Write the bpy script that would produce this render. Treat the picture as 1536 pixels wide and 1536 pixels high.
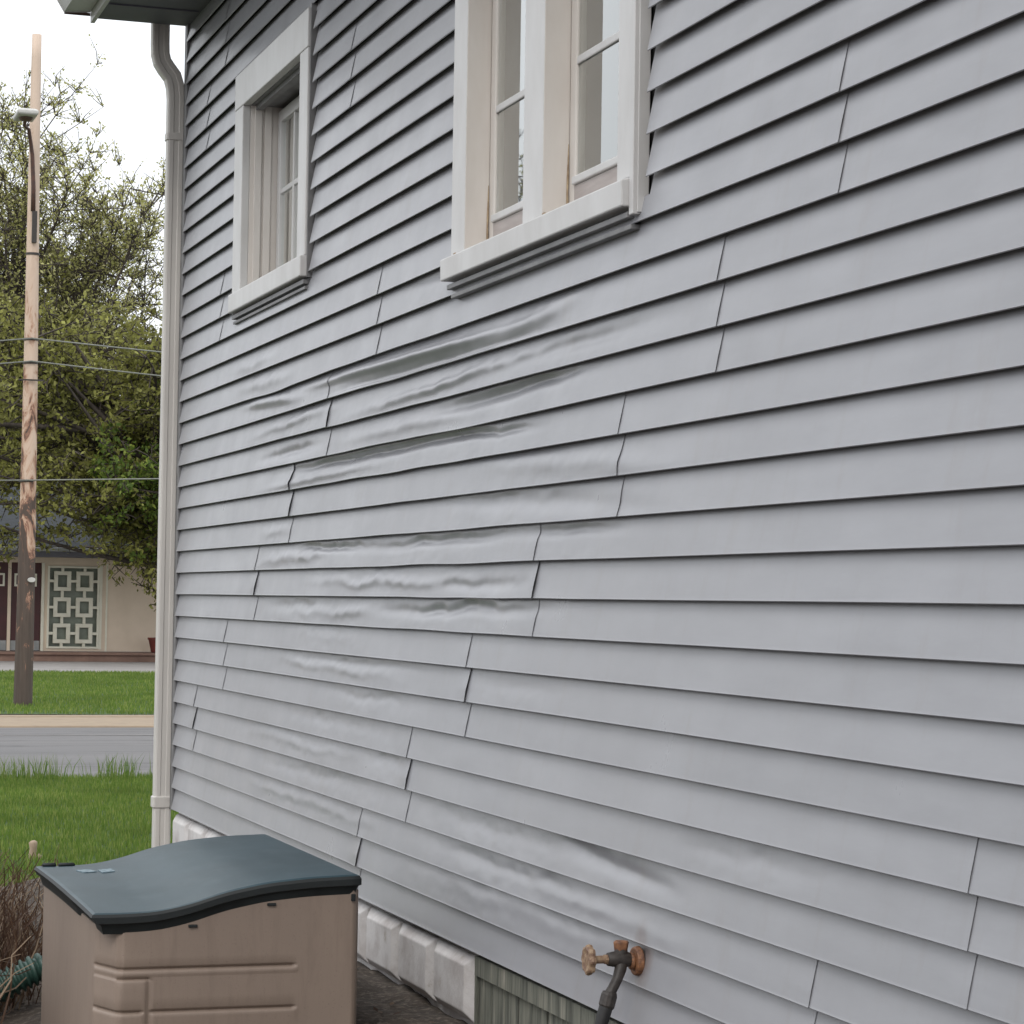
import bpy, math, random
import numpy as np
from mathutils import Vector, Matrix, noise
random.seed(7); rng = np.random.default_rng(7)
for o in list(bpy.data.objects): bpy.data.objects.remove(o)
S = bpy.context.scene; COL = S.collection
R = math.radians

# ------------------------------------------------------------------ camera
SB = 0.44                     # height of the bottom edge of the siding
CAMP = Vector((-2.1455, -11.8158, 1.4491))
yaw, pitch, roll, fpx = 0.3119171, 0.0356259, 0.0154518, 3741.34
F = Vector((math.sin(yaw)*math.cos(pitch), math.cos(yaw)*math.cos(pitch), math.sin(pitch)))
R0 = Vector((math.cos(yaw), -math.sin(yaw), 0)); U0 = R0.cross(F)
RR = R0*math.cos(roll)+U0*math.sin(roll); UU = U0*math.cos(roll)-R0*math.sin(roll)
cd = bpy.data.cameras.new('camera'); cam = bpy.data.objects.new('camera', cd); COL.objects.link(cam)
cam.matrix_world = Matrix(((RR.x, UU.x, -F.x, CAMP.x), (RR.y, UU.y, -F.y, CAMP.y), (RR.z, UU.z, -F.z, CAMP.z), (0, 0, 0, 1)))
cd.sensor_width = 36; cd.sensor_fit = 'HORIZONTAL'; cd.lens = fpx/1536*36
cd.clip_start = 0.05; cd.clip_end = 2000
S.camera = cam

# ------------------------------------------------------------------ light
SUN_EL, SUN_AZ = 42, 212       # azimuth clockwise from +Y (behind the camera, on the open side)
w = bpy.data.worlds.new('World'); S.world = w; w.use_nodes = True
nt = w.node_tree; nt.nodes.clear()
sky = nt.nodes.new('ShaderNodeTexSky'); sky.sky_type = 'NISHITA'; sky.sun_disc = False
sky.sun_elevation = R(SUN_EL); sky.sun_rotation = R(SUN_AZ); sky.air_density = 1.0; sky.dust_density = 4.0; sky.ozone_density = 1.0
mixc = nt.nodes.new('ShaderNodeMix'); mixc.data_type = 'RGBA'; mixc.inputs[0].default_value = 0.85; mixc.inputs[7].default_value = (6.6, 6.65, 6.9, 1)   # cloud cover greys the blue out
tint = nt.nodes.new('ShaderNodeMix'); tint.data_type = 'RGBA'; tint.blend_type = 'MULTIPLY'; tint.inputs[0].default_value = 1; tint.inputs[7].default_value = (.985, 1.0, 1.02, 1)
# overcast cloud: brighter overhead than at the horizon
gtc = nt.nodes.new('ShaderNodeTexCoord'); gsx = nt.nodes.new('ShaderNodeSeparateXYZ'); gmr = nt.nodes.new('ShaderNodeMapRange')
gmr.inputs[1].default_value = 0; gmr.inputs[2].default_value = 1; gmr.inputs[3].default_value = 6.8; gmr.inputs[4].default_value = 13.0
bg = nt.nodes.new('ShaderNodeBackground'); bg.inputs[1].default_value = 0.15
wo = nt.nodes.new('ShaderNodeOutputWorld')
L = nt.links.new
L(gtc.outputs['Generated'], gsx.inputs[0]); L(gsx.outputs[2], gmr.inputs[0]); L(gmr.outputs[0], mixc.inputs[7]); L(sky.outputs[0], mixc.inputs[6])
L(mixc.outputs[2], tint.inputs[6]); L(tint.outputs[2], bg.inputs[0]); L(bg.outputs[0], wo.inputs[0])
sd = bpy.data.lights.new('sun', 'SUN'); sd.energy = 0.6; sd.angle = R(14); sd.color = (1, .95, .88)
so = bpy.data.objects.new('sun', sd); COL.objects.link(so)
az, el = R(SUN_AZ), R(SUN_EL)
sv = Vector((math.sin(az)*math.cos(el), math.cos(az)*math.cos(el), math.sin(el)))
so.rotation_euler = sv.to_track_quat('Z', 'Y').to_euler()
S.view_settings.view_transform = 'Standard'; S.view_settings.look = 'None'
S.view_settings.exposure = 0.20; S.view_settings.gamma = 1.0; S.view_settings.use_curve_mapping = False
S.render.engine = 'CYCLES'

# ------------------------------------------------------------------ helpers
class NT:
    def __init__(s, name):
        s.m = bpy.data.materials.new(name); s.m.use_nodes = True; s.t = s.m.node_tree
        s.b = s.t.nodes['Principled BSDF']; s.out = s.t.nodes['Material Output']
    def n(s, typ, **kw):
        x = s.t.nodes.new(typ)
        for k, v in kw.items(): setattr(x, k, v)
        return x
    def l(s, a, b): s.t.links.new(a, b)
    def coord(s, scale=(1, 1, 1)):
        tc = s.n('ShaderNodeTexCoord'); mp = s.n('ShaderNodeMapping'); mp.inputs['Scale'].default_value = scale
        s.l(tc.outputs['Object'], mp.inputs[0]); return mp.outputs[0]
    def noise(s, scale, detail=4, rough=.55, vec=None, dist=0.0):
        x = s.n('ShaderNodeTexNoise'); x.inputs['Scale'].default_value = scale; x.inputs['Detail'].default_value = detail
        x.inputs['Roughness'].default_value = rough; x.inputs['Distortion'].default_value = dist
        if vec is None: vec = s.coord()
        s.l(vec, x.inputs['Vector']); return x.outputs['Fac']
    def ramp(s, fac, stops, interp='LINEAR'):
        x = s.n('ShaderNodeValToRGB'); cr = x.color_ramp; cr.interpolation = interp
        while len(cr.elements) > 1: cr.elements.remove(cr.elements[-1])
        cr.elements[0].position = stops[0][0]; cr.elements[0].color = col4(stops[0][1])
        for p, c in stops[1:]:
            e = cr.elements.new(p); e.color = col4(c)
        s.l(fac, x.inputs[0]); return x.outputs[0]
    def mix(s, fac, a, b, blend='MIX'):
        x = s.n('ShaderNodeMix', data_type='RGBA', blend_type=blend)
        for v, i in ((fac, 0), (a, 6), (b, 7)):
            if hasattr(v, 'links'): s.l(v, x.inputs[i])
            elif i == 0: x.inputs[0].default_value = v
            else: x.inputs[i].default_value = col4(v)
        return x.outputs[2]
    def math(s, op, a, b=0.0, c=0.0):
        x = s.n('ShaderNodeMath', operation=op)
        for i, v in enumerate((a, b, c)):
            if hasattr(v, 'links'): s.l(v, x.inputs[i])
            else: x.inputs[i].default_value = v
        return x.outputs[0]
    def bump(s, h, strength=.3, dist=.01):
        x = s.n('ShaderNodeBump'); x.inputs['Strength'].default_value = strength; x.inputs['Distance'].default_value = dist
        s.l(h, x.inputs['Height']); s.l(x.outputs[0], s.b.inputs['Normal'])
    def base(s, c):
        if hasattr(c, 'links'): s.l(c, s.b.inputs['Base Color'])
        else: s.b.inputs['Base Color'].default_value = col4(c)
    def rough(s, v):
        if hasattr(v, 'links'): s.l(v, s.b.inputs['Roughness'])
        else: s.b.inputs['Roughness'].default_value = v
def col4(c): return (c, c, c, 1) if isinstance(c, (int, float)) else (tuple(c)+(1,) if len(c) == 3 else tuple(c))

def simple(name, a, b=None, scale=8, rough=.6, stretch=(1, 1, 1), bump=0, bscale=60, bdist=.003, lo=.35, hi=.65, spec=.5, dust=None):
    m = NT(name); 
    if b is None: b = tuple(v*.85 for v in a)
    c = m.ramp(m.noise(scale, 5, .6, m.coord(stretch)), [(lo, a), (hi, b)])
    if dust:
        dc, amt, st = dust
        c = m.mix(m.ramp(m.noise(11, 8, .75, m.coord(st), .3), [(.48, 0), (.72, amt)]), c, dc)
        c = m.mix(m.ramp(m.noise(170, 2, .5), [(.66, 0), (.72, amt)]), c, dc)
    m.base(c)
    m.rough(rough); m.b.inputs['Specular IOR Level'].default_value = spec
    if bump: m.bump(m.noise(bscale, 4, .6, m.coord(stretch)), bump, bdist)
    return m.m

def mesh(name, V, Fc, m, parent=None, smooth=False):
    me = bpy.data.meshes.new(name)
    V = np.asarray(V, dtype=np.float32)
    if isinstance(Fc, np.ndarray):
        nf, k = Fc.shape
        me.vertices.add(len(V)); me.vertices.foreach_set('co', V.ravel())
        me.loops.add(nf*k); me.loops.foreach_set('vertex_index', Fc.astype(np.int32).ravel())
        me.polygons.add(nf); me.polygons.foreach_set('loop_start', np.arange(nf, dtype=np.int32)*k)
        me.polygons.foreach_set('loop_total', np.full(nf, k, dtype=np.int32)); me.update(calc_edges=True); me.validate()
    else:
        me.from_pydata([tuple(map(float, v)) for v in V], [], Fc)
    if smooth: me.polygons.foreach_set('use_smooth', [True]*len(me.polygons))
    me.materials.append(m)
    o = bpy.data.objects.new(name, me); COL.objects.link(o)
    if parent is not None: o.parent = parent
    return o

class MB:
    def __init__(s): s.v = []; s.f = []
    def box(s, x0, x1, y0, y1, z0, z1):
        b = len(s.v)
        s.v += [(x, y, z) for z in (z0, z1) for y in (y0, y1) for x in (x0, x1)]
        s.f += [tuple(b+i for i in q) for q in ((0, 2, 3, 1), (4, 5, 7, 6), (0, 1, 5, 4), (2, 6, 7, 3), (0, 4, 6, 2), (1, 3, 7, 5))]
        return s
    def quad(s, *p):
        b = len(s.v); s.v += list(p); s.f.append(tuple(range(b, b+len(p)))); return s
    def prism(s, poly, axis, a, b_):
        # poly: list of 2D points, extruded along axis from a to b_
        n = len(poly); base = len(s.v)
        for t in (a, b_):
            for (p, q) in poly:
                s.v.append({0: (t, p, q), 1: (p, t, q), 2: (p, q, t)}[axis])
        s.f.append(tuple(base+i for i in range(n))[::-1]); s.f.append(tuple(base+n+i for i in range(n)))
        for i in range(n):
            j = (i+1) % n; s.f.append((base+i, base+j, base+n+j, base+n+i))
        return s
    def tube(s, pts, rad, n=10, caps=True, rect=None):
        pts = [Vector(p) for p in pts]
        if not isinstance(rad, (list, tuple)): rad = [rad]*len(pts)
        up = None; base = len(s.v)
        for i, p in enumerate(pts):
            d = (pts[min(i+1, len(pts)-1)]-pts[max(i-1, 0)])
            if d.length < 1e-9: d = Vector((0, 0, 1))
            d.normalize()
            if up is None:
                up = Vector((0, 0, 1)) if abs(d.z) < .9 else Vector((0, 1, 0))
            a = d.cross(up); 
            if a.length < 1e-6: a = d.orthogonal()
            a.normalize(); b = a.cross(d).normalized(); up = b
            for k in range(n):
                t = 2*math.pi*k/n
                s.v.append(tuple(p+(a*math.cos(t)+b*math.sin(t))*rad[i]))
        for i in range(len(pts)-1):
            for k in range(n):
                k2 = (k+1) % n
                s.f.append((base+i*n+k, base+i*n+k2, base+(i+1)*n+k2, base+(i+1)*n+k))
        if caps:
            s.f.append(tuple(base+k for k in range(n))[::-1]); s.f.append(tuple(base+(len(pts)-1)*n+k for k in range(n)))
        return s
    def rings(s, rings, cap0=True, cap1=True):
        base = len(s.v); n = len(rings[0])
        for r in rings: s.v += [tuple(p) for p in r]
        for i in range(len(rings)-1):
            for k in range(n):
                k2 = (k+1) % n
                s.f.append((base+i*n+k, base+i*n+k2, base+(i+1)*n+k2, base+(i+1)*n+k))
        if cap0: s.f.append(tuple(base+k for k in range(n))[::-1])
        if cap1: s.f.append(tuple(base+(len(rings)-1)*n+k for k in range(n)))
        return s
    def each(s, name, m, parent=None, bevel=0, smooth=False, seg=2):
        # every separate piece becomes an object of its own
        par = list(range(len(s.v)))
        def fd(a):
            while par[a] != a: par[a] = par[par[a]]; a = par[a]
            return a
        for f in s.f:
            for q in f[1:]: par[fd(q)] = fd(f[0])
        gr = {}
        for f in s.f: gr.setdefault(fd(f[0]), []).append(f)
        out = []
        for fs in gr.values():
            ids = sorted({i for f in fs for i in f}); mp = {a: i for i, a in enumerate(ids)}
            t = MB(); t.v = [s.v[i] for i in ids]; t.f = [tuple(mp[i] for i in f) for f in fs]
            out.append(t.build(name, m, parent, bevel, smooth, seg))
        return out
    def build(s, name, m, parent=None, bevel=0, smooth=False, seg=2):
        o = mesh(name, s.v, s.f, m, parent, smooth)
        if bevel:
            b = o.modifiers.new('bevel', 'BEVEL'); b.width = bevel; b.segments = seg; b.limit_method = 'ANGLE'; b.angle_limit = R(35)
        return o
def tag(o, label=None, cat=None, group=None, kind=None):
    if label: o['label'] = label
    if cat: o['category'] = cat
    if group: o['group'] = group
    if kind: o['kind'] = kind
    return o
def empty(name, loc, label, cat, group=None):
    o = bpy.data.objects.new(name, None); COL.objects.link(o); o.empty_display_size = .2
    o.location = loc; tag(o, label, cat, group); return o
def put(o, parent):        # parent keeping world placement (parents are unrotated empties)
    o.parent = parent; o.matrix_parent_inverse = Matrix.Translation(parent.location).inverted(); return o

# ------------------------------------------------------------------ materials
def m_siding():
    m = NT('vinyl_siding')
    big = m.noise(.55, 4, .6); fine = m.noise(5.5, 6, .65, m.coord((1, .35, 1.6)))
    c = m.mix(m.ramp(fine, [(.35, 0), (.72, .8)]), (.312, .318, .342), (.262, .266, .286))
    c = m.mix(m.math('MULTIPLY', m.ramp(big, [(.45, 0), (.7, 1)]), .35), c, (.262, .262, .276))
    drip = m.noise(9, 5, .7, m.coord((1, 1.4, .22)))
    c = m.mix(m.ramp(drip, [(.54, 0), (.78, .36)]), c, (.25, .235, .225))
    # rust stain round the tap flange
    tc = m.n('ShaderNodeTexCoord'); vd = m.n('ShaderNodeVectorMath', operation='DISTANCE')
    mp = m.n('ShaderNodeMapping'); mp.inputs['Scale'].default_value = (1, 1, .55); m.l(tc.outputs['Object'], mp.inputs[0])
    m.l(mp.outputs[0], vd.inputs[0]); vd.inputs[1].default_value = (-.012, -6.275, .61*.55)
    st = m.math('ADD', vd.outputs['Value'], m.math('MULTIPLY', m.noise(35, 3), .03))
    c = m.mix(m.ramp(st, [(.03, .5), (.07, 0)]), c, (.13, .075, .05))
    g = m.n('ShaderNodeNewGeometry'); rp = m.math('MULTIPLY_ADD', g.outputs['Random Per Island'], .07, .955)
    hs = m.n('ShaderNodeHueSaturation'); m.l(rp, hs.inputs['Value']); m.l(c, hs.inputs['Color']); c = hs.outputs[0]
    m.base(c); m.rough(m.math('MULTIPLY_ADD', m.noise(4, 5, .65), .25, .20)); m.b.inputs['Specular IOR Level'].default_value = .5
    m.bump(m.noise(200, 4, .65, m.coord((1, .10, 1))), .13, .0007)
    return m.m
M = {}
M['siding'] = m_siding()
M['trim'] = simple('painted_trim', (.60, .60, .60), (.52, .515, .51), 6, .45, (1, 1, .4), .05, 80, .001)
M['cream_jamb'] = simple('cream_jamb', (.66, .63, .60), (.58, .54, .50), 5, .5, (1, 1, .3))
M['rail'] = simple('weathered_rail', (.40, .36, .345), (.32, .28, .265), 14, .6, (1, .4, 3))
M['channel'] = simple('grey_channel', (.20, .20, .205), (.14, .14, .145), 10, .5)
M['caulk'] = simple('old_caulk', (.42, .33, .22), (.20, .14, .09), 30, .7)
M['pipe'] = simple('painted_downspout', (.58, .56, .53), (.50, .48, .455), 4, .5, (3, 3, .35))
M['soffit'] = simple('grey_soffit', (.14, .14, .17), (.11, .11, .135), 3, .6)
M['dark'] = simple('dark_inside', (.03, .03, .032), None, 4, .8)
M['sheath'] = simple('sheathing', (.06, .06, .06), None, 4, .9)
M['curtain'] = simple('curtain', (.85, .83, .79), (.36, .34, .31), 7, .8, (1, 5, .06))  # colour streaks stand in for shading in the folds
M['rust'] = simple('rusty_brass', (.28, .13, .06), (.11, .05, .03), 70, .6, bump=.4, bscale=160, bdist=.002)
M['wheel'] = simple('worn_handwheel', (.34, .24, .15), (.13, .065, .045), 60, .55, bump=.4, bscale=120, bdist=.002)
M['iron'] = simple('dark_pipe_metal', (.045, .038, .034), (.024, .02, .018), 60, .55, bump=.3, bscale=150, bdist=.002)
M['rubber'] = simple('black_rubber', (.012, .012, .013), (.02, .02, .02), 40, .5)
def m_glass():
    m = NT('window_glass'); m.t.nodes.remove(m.b)
    g = m.n('ShaderNodeBsdfGlossy'); g.inputs['Roughness'].default_value = .015; g.inputs['Color'].default_value = (.95, .97, .96, 1)
    t = m.n('ShaderNodeBsdfTransparent'); t.inputs[0].default_value = (.93, .94, .92, 1)
    fr = m.n('ShaderNodeFresnel'); fr.inputs[0].default_value = 1.5
    mx = m.n('ShaderNodeMixShader'); mm = m.math('MULTIPLY', fr.outputs[0], 2.7); m.t.nodes[mm.node.name].use_clamp = True; m.l(mm, mx.inputs[0]); m.l(t.outputs[0], mx.inputs[1]); m.l(g.outputs[0], mx.inputs[2])
    m.l(mx.outputs[0], m.out.inputs[0]); return m.m
M['glass'] = m_glass()
def m_block():
    m = NT('painted_block')
    c = m.mix(m.ramp(m.noise(7, 5, .6), [(.42, 0), (.68, 1)]), (.60, .585, .58), (.40, .37, .36))
    c = m.mix(m.ramp(m.noise(16, 6, .7), [(.6, 0), (.72, .7)]), c, (.30, .26, .19))
    m.base(c); m.rough(.7); m.bump(m.noise(45, 5, .65), .4, .004); return m.m
M['block'] = m_block()
def m_hatch():
    m = NT('streaked_boards')
    s = m.noise(26, 5, .65, m.coord((1, 1, .09)), 0.6)
    c = m.ramp(s, [(.3, (.035, .035, .03)), (.5, (.13, .135, .11)), (.62, (.20, .195, .16)), (.75, (.36, .33, .28))])  # colour runs in fine vertical streaks, dark to pale
    m.base(c); m.rough(.8); m.bump(s, .6, .01); return m.m
M['hatch'] = m_hatch()
M['lid'] = simple('teal_plastic_lid', (.010, .034, .046), (.018, .048, .063), 3.5, .42, (1, 1, 1), .3, 500, .001, spec=.4, dust=((.08, .12, .135), .30, (1, .6, 1)))
M['lid_edge'] = simple('dark_lid_edge', (.006, .009, .010), (.011, .015, .016), 12, .6)
M['body'] = simple('tan_plastic', (.265, .205, .165), (.235, .182, .148), 2.5, .55, (1, 1, 1), .3, 420, .001, dust=((.17, .125, .10), .45, (2.2, 2.2, .35)))
M['sticker'] = simple('pale_sticker', (.24, .32, .36), (.06, .11, .14), 60, .5)
M['green_pipe'] = simple('green_corrugated_plastic', (.018, .055, .045), (.035, .075, .06), 10, .4)
def m_soil():
    m = NT('soil'); n1 = m.noise(9, 8, .7); n2 = m.noise(40, 5, .7)
    c = m.mix(m.ramp(n2, [(.5, 0), (.72, 1)]), m.ramp(n1, [(.3, (.03, .024, .02)), (.6, (.075, .058, .045)), (.8, (.12, .10, .08))]), (.2, .17, .14))
    m.base(c); m.rough(.95); m.bump(n1, 1, .03); return m.m
M['soil'] = m_soil()
def m_grass_ground():
    m = NT('lawn_turf'); n1 = m.noise(1.1, 5, .6); n2 = m.noise(22, 6, .7, m.coord((1, .5, 1)))
    c = m.mix(n2, m.ramp(n1, [(.3, (.045, .10, .018)), (.7, (.075, .145, .028))]), (.022, .045, .010))
    m.base(c); m.rough(.9); m.bump(n2, .8, .03); return m.m
M['turf'] = m_grass_ground()
def m_blade(name, a, b, c_):
    m = NT(name); g = m.n('ShaderNodeNewGeometry')
    big = m.noise(.9, 3, .5)
    c = m.ramp(g.outputs['Random Per Island'], [(0, a), (.6, b), (1, c_)])
    c = m.mix(m.ramp(big, [(.4, 0), (.65, .5)]), c, tuple(v*.6 for v in a))
    m.base(c); m.rough(.55)
    m.b.inputs['Specular IOR Level'].default_value = .25
    tr = m.n('ShaderNodeBsdfTranslucent'); m.l(c, tr.inputs[0])
    mx = m.n('ShaderNodeMixShader'); mx.inputs[0].default_value = .42
    m.l(m.b.outputs[0], mx.inputs[1]); m.l(tr.outputs[0], mx.inputs[2]); m.l(mx.outputs[0], m.out.inputs[0]); return m.m
M['blade'] = m_blade('grass_blades', (.105, .185, .030), (.160, .245, .046), (.30, .34, .10))
M['blade_tall'] = m_blade('tall_grass', (.09, .17, .03), (.15, .23, .05), (.28, .30, .11))
M['leaf_olive'] = m_blade('budding_leaves', (.30, .31, .09), (.46, .46, .17), (.68, .64, .36))
M['leaf_green'] = m_blade('fresh_leaves', (.07, .115, .02), (.14, .21, .04), (.32, .38, .07))
M['leaf_dark'] = m_blade('brownish_leaves', (.15, .15, .04), (.25, .25, .07), (.42, .43, .12))
M['bark'] = simple('tree_bark', (.075, .06, .05), (.035, .028, .024), 14, .9, (1, 1, .25), .6, 30, .02)
M['straw'] = m_blade('dry_stalks', (.055, .030, .020), (.12, .070, .045), (.34, .26, .18))
def m_road():
    m = NT('asphalt'); n1 = m.noise(.6, 5, .6, m.coord((.25, 1.2, 1))); n2 = m.noise(60, 4, .7)
    c = m.ramp(n1, [(.3, (.125, .123, .125)), (.7, (.165, .16, .16))])
    c = m.mix(m.math('MULTIPLY', n2, .35), c, (.07, .07, .07))
    wv = m.noise(.9, 6, .7, m.coord((.05, 1, 1)), .4)
    c = m.mix(m.ramp(wv, [(.485, 0), (.5, .75), (.515, 0)]), c, (.06, .06, .06))
    m.base(c); m.rough(.9); m.bump(n2, .4, .01); return m.m
M['road'] = m_road()
M['kerb'] = simple('sandy_concrete', (.29, .225, .155), (.24, .185, .13), 5, .85, bump=.2, bscale=60)
M['concrete'] = simple('pale_concrete', (.30, .285, .275), (.25, .235, .225), 1.2, .85, bump=.2, bscale=50)
M['paint_line'] = simple('worn_white_line', (.26, .25, .24), (.19, .18, .175), 8, .8)
def m_pole():
    m = NT('weathered_pole')
    blot = m.noise(2.6, 6, .70, m.coord((2.6, 2.6, .9)), .8)
    tc = m.n('ShaderNodeTexCoord'); sx = m.n('ShaderNodeSeparateXYZ'); m.l(tc.outputs['Object'], sx.inputs[0])
    h = m.math('MULTIPLY', sx.outputs[2], .066)
    bl = m.math('SUBTRACT', blot, m.math('SUBTRACT', h, .21))
    c = m.ramp(bl, [(.20, (.66, .53, .43)), (.42, (.60, .46, .36)), (.49, (.46, .29, .20)), (.53, (.24, .11, .07)), (.57, (.040, .026, .021)), (.9, (.030, .023, .021))])
    g = m.noise(30, 4, .7, m.coord((1, 1, .05)))
    c = m.mix(m.math('MULTIPLY', g, .35), c, (.30, .24, .20))
    m.base(c); m.rough(.9); m.bump(g, .4, .02); return m.m
M['pole'] = m_pole()
M['metal'] = simple('galvanised_metal', (.50, .50, .48), (.42, .42, .40), 10, .45)
M['arm'] = simple('brown_bracket', (.12, .06, .045), (.07, .045, .04), 20, .6)
M['wire'] = simple('cable_sheath', (.16, .17, .15), (.22, .23, .21), 20, .6)
M['wall_cream'] = simple('cream_render', (.72, .61, .49), (.66, .555, .44), 2, .8, bump=.1, bscale=30)
M['white'] = simple('cream_white_paint', (.76, .75, .64), (.70, .68, .57), 4, .6)
M['maroon'] = simple('maroon_door', (.060, .010, .012), (.045, .008, .010), 4, .45)
M['roof'] = simple('slate_shingles', (.024, .030, .036), (.015, .018, .022), 5, .85, (1, 1, 4), .3, 30, .02)
M['gutter'] = simple('aged_gutter', (.30, .31, .31), (.22, .23, .23), 3, .5)
M['screen_glass'] = simple('green_grey_glass', (.26, .30, .25), (.15, .17, .14), 2.2, .3)
M['deck'] = simple('brown_porch', (.24, .15, .115), (.18, .11, .085), 3, .8, (1, 1, 1))
M['terracotta'] = simple('dark_terracotta', (.20, .035, .022), (.12, .02, .015), 5, .5)
M['stone'] = simple('tan_stone', (.42, .33, .24), (.30, .22, .16), 15, .8)

# ------------------------------------------------------------------ ground and street
def sheet(name, x0, x1, y0, y1, z, m, nx=1, ny=1, zf=None):
    xs = np.linspace(x0, x1, nx+1); ys = np.linspace(y0, y1, ny+1)
    V = [(x, y, z if zf is None else zf(x, y)) for y in ys for x in xs]
    Fc = [(j*(nx+1)+i, j*(nx+1)+i+1, (j+1)*(nx+1)+i+1, (j+1)*(nx+1)+i) for j in range(ny) for i in range(nx)]
    o = mesh(name, V, Fc, m, None, True); tag(o, kind='structure'); return o
M['far_ground'] = simple('dull_ground', (.095, .092, .085), (.12, .115, .105), .3, .95)
sheet('ground', -900, 900, -300, 1200, -.03, M['far_ground'])
sheet('unseen_dark_ground', -14, -2.15, -30, .32, .012, M['soil'])  # unseen dark strip, added to cut green bounce light on the wall
def bed_z(x, y):
    t = max(0, min(1, (x+1.6)/1.3)); e = max(0, min(1, (.4-y)/.8))
    return .012+(.195*t*t*(3-2*t)+.03*noise.noise(Vector((x*3, y*3, 0)))+.02*noise.noise(Vector((x*9, y*9, 3))))*e
sheet('planting_bed', -2.2, .02, -14, .5, 0, M['soil'], 44, 220, bed_z)
def lawn_z(x, y): return .004+.018*noise.noise(Vector((x*.7, y*.5, 1)))+.008*noise.noise(Vector((x*3, y*3, 5)))
sheet('lawn', -20, 16, .3, 8.16, 0, M['turf'], 120, 50, lawn_z)
sheet('road', -200, 200, 8.0, 15.72, -.01, M['road'])
o = sheet('road_line', -200, 200, 14.1, 14.2, -.006, M['paint_line'])
mb = MB().box(-200, 200, 15.7, 17.6, -.2, .010).box(-200, 200, 17.6, 17.9, -.2, .022)
tag(mb.build('kerb', M['kerb'], bevel=.02), kind='structure')
def flawn_z(x, y): return .028+.012*noise.noise(Vector((x*.5, y*.4, 2)))-.02*max(0, min(1, (y-32)/2.4))
sheet('far_lawn', -40, 45, 17.9, 34.4, 0, M['turf'], 100, 60, flawn_z)
MBk = MB().box(-40, 45, 17.88, 17.93, -.1, .026); tag(MBk.build('lawn_edge', M['soil']), kind='structure')
sheet('driveway', -60, 60, 34.3, 42.0, .004, M['concrete'])

def blades(name, n, xr, yr, zf, hr, wd, m, dens=None, lean=.35):
    x = rng.uniform(*xr, n); y = rng.uniform(*yr, n)
    if dens is not None:
        keep = rng.uniform(0, 1, n) < dens(x, y); x = x[keep]; y = y[keep]; n = len(x)
    z = np.array([zf(a, b) for a, b in zip(x, y)])-.004
    h = rng.uniform(*hr, n); a = rng.uniform(0, 2*np.pi, n); w_ = wd*rng.uniform(.6, 1.3, n)
    la = rng.uniform(0, 2*np.pi, n); ll = h*lean*rng.uniform(0, 1, n)
    dx = np.cos(a)*w_/2; dy = np.sin(a)*w_/2
    V = np.empty((n, 5, 3), np.float32)
    V[:, 0] = np.stack([x-dx, y-dy, z], 1); V[:, 1] = np.stack([x+dx, y+dy, z], 1)
    mx = x+np.cos(la)*ll*.35; my = y+np.sin(la)*ll*.35
    V[:, 2] = np.stack([mx+dx*.8, my+dy*.8, z+h*.6], 1); V[:, 3] = np.stack([mx-dx*.8, my-dy*.8, z+h*.6], 1)
    V[:, 4] = np.stack([x+np.cos(la)*ll, y+np.sin(la)*ll, z+h], 1)
    b = np.arange(n)[:, None]*5
    # two triangles for the lower quad, one for the tip
    Fc = np.concatenate([b+np.array([[0, 1, 2]]), b+np.array([[0, 2, 3]]), b+np.array([[3, 2, 4]])], 0)
    o = mesh(name, V.reshape(-1, 3), Fc, m); tag(o, kind='stuff'); return o
o = blades('grass', 95000, (-3.2, 1.4), (.45, 8.1), lawn_z, (.025, .06), .006, M['blade'])
tag(o, 'short green lawn grass in front of the grey house corner', 'grass')
o = blades('roadside_grass', 2600, (-3, 2.2), (7.55, 8.15), lawn_z, (.06, .23), .006, M['blade_tall'], lambda x, y: .15+.85*(np.sin(x*3.1+1)+np.sin(x*7.7) > -.2), .5)
tag(o, 'ragged taller yellow-green grass along the road edge', 'tall grass')
o = blades('far_grass', 60000, (-1, 6.5), (17.92, 34.3), flawn_z, (.03, .07), .012, M['blade'])
tag(o, 'mown green grass around the foot of the utility pole', 'grass')

# ------------------------------------------------------------------ the grey house
house = empty('house', (0, 0, 0), 'pale grey vinyl-sided house with heat-buckled siding seen steeply along its side wall', 'house')
EX = .1016; NK = 38; YN = -15.0
WIN = [(-2.69, -1.29, 2.655, 3.69), (-6.20, -4.60, 2.40, 4.20)]        # holes: y0,y1,z0,z1
HOLE = [(-2.706, -1.289, 2.68, 3.66), (-6.240, -4.600, 2.43, 4.15)]; SHOLE = [(-2.56, -1.46, 2.72, 3.56), (-6.07, -4.74, 2.47, 4.05)]
JO = {0: [-3.575, -7.221, -10.86, .06], 1: [-.562, -4.186, -7.878, -11.5], 2: [-1.222, -4.818, -8.45, -12.1], 3: [-1.833, -5.429, -9.06, -12.7],
      4: [-2.446, -6.073, -9.70, -13.3], 5: [-3.036, -6.695, -10.3, -13.9], 6: [-3.72, -7.317, -10.95, -.09], 7: [-1.0, -4.9, -8.5, -12.2],
      8: [-2.1, -5.7, -9.3], 9: [-3.3, -6.9, -10.5], 10: [-.6, -5.0, -8.6], 11: [-1.006, -5.2, -8.9], 12: [-1.5, -5.1]}
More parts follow.
